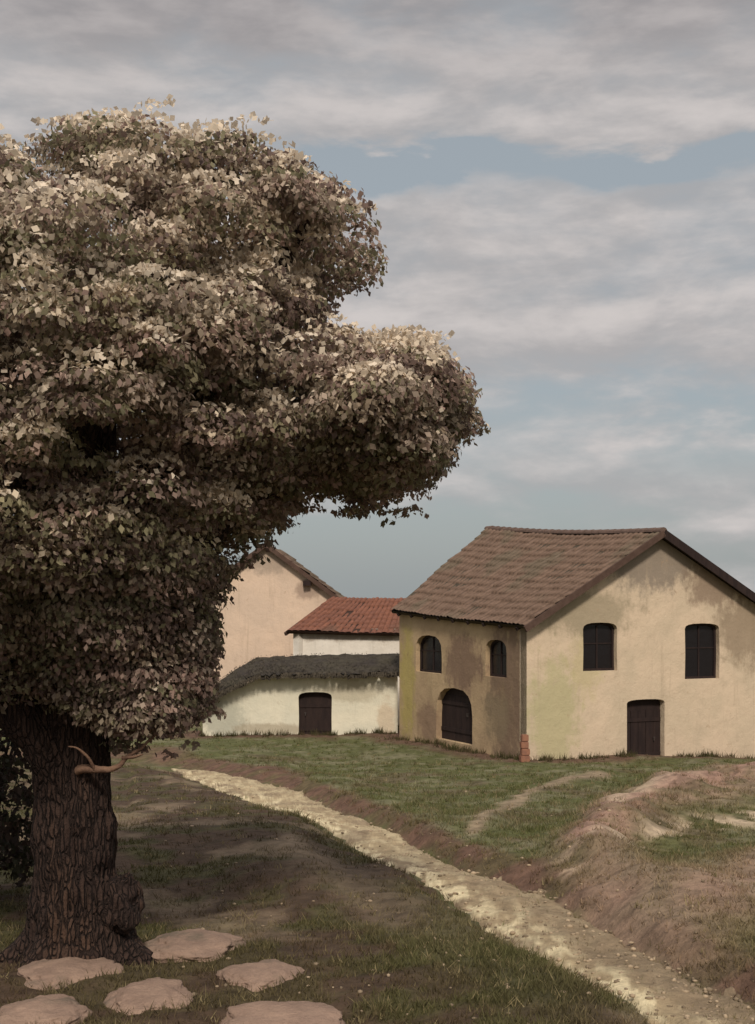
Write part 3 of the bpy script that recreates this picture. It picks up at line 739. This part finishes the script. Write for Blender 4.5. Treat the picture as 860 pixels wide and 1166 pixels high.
# ------------------------------------------------------------------ grass and gravel
def clear(x, y):
    for sx_, sy_, sr_ in STN:
        if (x - sx_) ** 2 + (y - sy_) ** 2 < (sr_ * .74) ** 2: return False
    return True
V, Cc = [], []
rg = random.Random(9); cnt = 0
while cnt < 30000:
    inv = rg.uniform(1 / 52, 1 / 8.2); y = 1 / inv
    px = rg.uniform(-260, 1120); x = (px - CX) / F * y
    py = 780 + 3566 / y
    u, l = edge_y(UP, px), edge_y(LO, px)
    on = u is not None and l is not None and u - 2 < py < l + 1
    if on and rg.random() > .03 + .35 * sm(24, 10, y) * sm(.7, .2, (py - u) / max(1, l - u)): continue
    if y > 49.5 and px < 470: continue
    rel = Vector((x, y, 0)) - HC
    if rel.dot(GN) < .05 and rel.dot(LN) < .05: continue
    c, g = zone(x, y)
    if rg.random() > g or not clear(x, y): continue
    cnt += 1
    z = height(x, y) - .01; hh = rg.uniform(.03, .085) * (1 + .6 * max(0, fbm(x, y, 6))) * (1.25 if y > 20 else .9)
    col = c * rg.uniform(.8, 1.5) + np.array((.016, .016, .004)); 
    if rg.random() < .12: col = np.array((.26, .21, .11)) * rg.uniform(.6, 1.1)
    for q in range(7):
        a = rg.uniform(0, 6.283); bx, by = x + rg.gauss(0, .04), y + rg.gauss(0, .04); L = hh * rg.uniform(.5, 1.3); w = (.0045 + y * .00018)
        lx, ly = rg.gauss(0, .5) * L, rg.gauss(0, .5) * L; ca, sa = math.cos(a) * w, math.sin(a) * w
        V += [(bx - ca, by - sa, z), (bx + ca, by + sa, z), (bx + lx, by + ly, z + L)]; Cc += [col * .9, col * .9, col * 1.1]
for B, nb_ in zip(BASES, (420, 170)):
    for q in range(nb_):
        (ax_, ay_), (bx_, by_) = rg.choice(list(zip(B, B[1:]))); t = rg.random(); L0 = math.hypot(bx_ - ax_, by_ - ay_)
        nxx, nyy = (by_ - ay_) / L0, -(bx_ - ax_) / L0; o = abs(rg.gauss(.05, .22)) + .04
        if fbm(ax_ + (bx_ - ax_) * t * 1.3, 4.0, q * .001) < -.15: continue
        x, y = ax_ + (bx_ - ax_) * t + nxx * o, ay_ + (by_ - ay_) * t + nyy * o; z = height(x, y) - .02
        col = np.array(rg.choice([(.09, .085, .035), (.12, .09, .05), (.07, .065, .03)])); hh = rg.uniform(.08, .3)
        for j in range(10):
            a = rg.uniform(0, 6.283); bx, by = x + rg.gauss(0, .06), y + rg.gauss(0, .03); L = hh * rg.uniform(.4, 1.2); w = .014
            V += [(bx - math.cos(a) * w, by - math.sin(a) * w, z), (bx + math.cos(a) * w, by + math.sin(a) * w, z), (bx + rg.gauss(0, .3) * L, by - abs(rg.gauss(0, .3)) * L, z + L)]; Cc += [col * .9, col * .9, col * 1.2]
n = len(V) // 3
tag(from_np('grass', V, np.arange(n * 3).reshape(n, 3), attr_mat('grass_blades', .8, .3), None, np.array(Cc)), kind='stuff')
V, Fc, Cc = [], [], []
ico = bmesh.new(); bmesh.ops.create_icosphere(ico, subdivisions=1, radius=1); ic = [v.co.copy() for v in ico.verts]; fi = [[v.index for v in f.verts] for f in ico.faces]; ico.free()
cnt = 0
while cnt < 900:
    y = 1 / rg.uniform(1 / 36, 1 / 8.6); px = rg.uniform(150, 950); x = (px - CX) / F * y; py = 780 + 3566 / y
    u, l = edge_y(UP, px), edge_y(LO, px)
    if u is None: continue
    inp = u + 2 < py < l - 2
    if not inp and rg.random() > .08: continue
    cnt += 1; s = rg.uniform(.006, .02) * (1 + y / 30); z = height(x, y) + (.05 if inp else .005)
    c = np.array((.30, .23, .155)) * rg.uniform(.5, 1.3); k0 = len(V); ax = [rg.uniform(.6, 1.4) for _ in range(3)]
    for v in ic: V.append((x + v.x * s * ax[0] * rg.uniform(.8, 1.2), y + v.y * s * ax[1], z + v.z * s * .6 * ax[2])); Cc.append(c)
    Fc += [tuple(k0 + i for i in f) for f in fi]
tag(from_np('gravel', V, Fc, attr_mat('gravel_stone', .95), None, np.array(Cc)), kind='stuff')

# ------------------------------------------------------------------ light and sky
SUN_D = Vector((.03, -.74, .66)).normalized()      # towards the sun
el = math.asin(SUN_D.z); az = math.atan2(SUN_D.x, SUN_D.y)
sun = bpy.data.lights.new('sun', 'SUN'); so = bpy.data.objects.new('sun', sun); COL.objects.link(so)
sun.energy = 2.0; sun.angle = R(9); sun.color = (1, .90, .78)
so.rotation_euler = SUN_D.to_track_quat('Z', 'Y').to_euler()
w = bpy.data.worlds.new('World'); S.world = w; w.use_nodes = True
k = N(w.node_tree); bg = w.node_tree.nodes['Background']
sky = k.new('ShaderNodeTexSky', sky_type='NISHITA'); sky.sun_disc = False; sky.sun_elevation = el; sky.sun_rotation = az
sky.air_density = 1.0; sky.dust_density = 3.0
tc = k.new('ShaderNodeTexCoord').outputs['Generated']
sep = k.new('ShaderNodeSeparateXYZ'); k.l.new(tc, sep.inputs[0]); dx, dy, dz = sep.outputs
hl = k.m('SQRT', k.m('ADD', k.m('MULTIPLY', dx, dx), k.m('MULTIPLY', dy, dy)))
v = k.m('DIVIDE', dz, k.m('MAXIMUM', hl, .05)); v = k.m('MINIMUM', v, 4.)
u = k.m('ARCTAN2', dx, dy)
def vec(a, b, c=0.0):
    n = k.new('ShaderNodeCombineXYZ'); k.put(n.inputs[0], a); k.put(n.inputs[1], b); k.put(n.inputs[2], c); return n.outputs[0]
def cloudn(off): return k.noise(vec(k.m('MULTIPLY', u, 8.), k.m('MULTIPLY_ADD', v, 21., off), 2.7), 1.0, 9, .56, .15)
n1, n2 = cloudn(0.0), cloudn(.34)
big = k.noise(vec(k.m('MULTIPLY', u, 3.), k.m('MULTIPLY', v, 7.), 3.3), 1.0, 3, .5)
def gauss(x, c, s):
    d = k.m('DIVIDE', k.m('SUBTRACT', x, c), s); return k.m('EXPONENT', k.m('MULTIPLY', k.m('MULTIPLY', d, d), -1.))
# breaks between the cloud banks
vw = k.m('ADD', v, k.m('ADD', k.m('MULTIPLY', k.m('SUBTRACT', n1, .5), .10), k.m('MULTIPLY', k.m('SUBTRACT', big, .5), .10)))
brk = k.m('MULTIPLY', k.m('MULTIPLY', gauss(vw, .326, .014), k.ss(n2, .38, .56, .55, 1.2)), k.m('ADD', k.ss(u, -.09, .0), k.m('MULTIPLY', gauss(u, .13, .035), -.5)))
low = k.m('MULTIPLY', gauss(vw, .02, .07), k.ss(u, .2, -.03, .3, 1.0))
brk2 = k.m('MULTIPLY', gauss(vw, .13, .03), k.ss(u, .1, .25, .25, .5))
hole = k.m('ADD', k.m('ADD', brk, low), brk2)
dens = k.m('ADD', k.m('ADD', k.m('MULTIPLY', n1, .8), k.m('MULTIPLY', big, .4)), k.m('MULTIPLY', hole, -.62))
cov = k.ss(dens, .24, .68)
fine = k.noise(vec(k.m('MULTIPLY', u, 26.), k.m('MULTIPLY', v, 60.), 5.), 1.0, 6, .6, .2)
rim = k.ss(k.m('ADD', k.m('SUBTRACT', n1, n2), k.m('MULTIPLY', k.m('SUBTRACT', fine, .5), .16)), -.17, .24)
topg = k.ss(vw, .36, .47)
cA = k.mix(topg, (2.75, 2.66, 2.68), (2.0, 1.9, 1.95))
cB = k.mix(topg, (4.05, 3.78, 3.68), (3.0, 2.8, 2.78))
cloud = k.mix(rim, cA, cB)
blue = k.mix(.82, sky.outputs[0], (2.3, 2.48, 2.5))
colr = k.mix(cov, blue, cloud)
# overcast: the vault overhead is brighter than the band near the horizon
zen = k.ss(v, .5, 1.5, 1.0, 2.9)
colr = k.mix(1.0, colr, vec(zen, zen, zen), 'MULTIPLY')
k.put(bg.inputs[0], colr); bg.inputs[1].default_value = .1

vs_ = S.view_settings; vs_.view_transform = 'Standard'; vs_.look = 'None'; vs_.gamma = 1; vs_.exposure = .6
S.render.film_transparent = False
S.cycles.max_bounces = 6; S.cycles.use_denoising = True
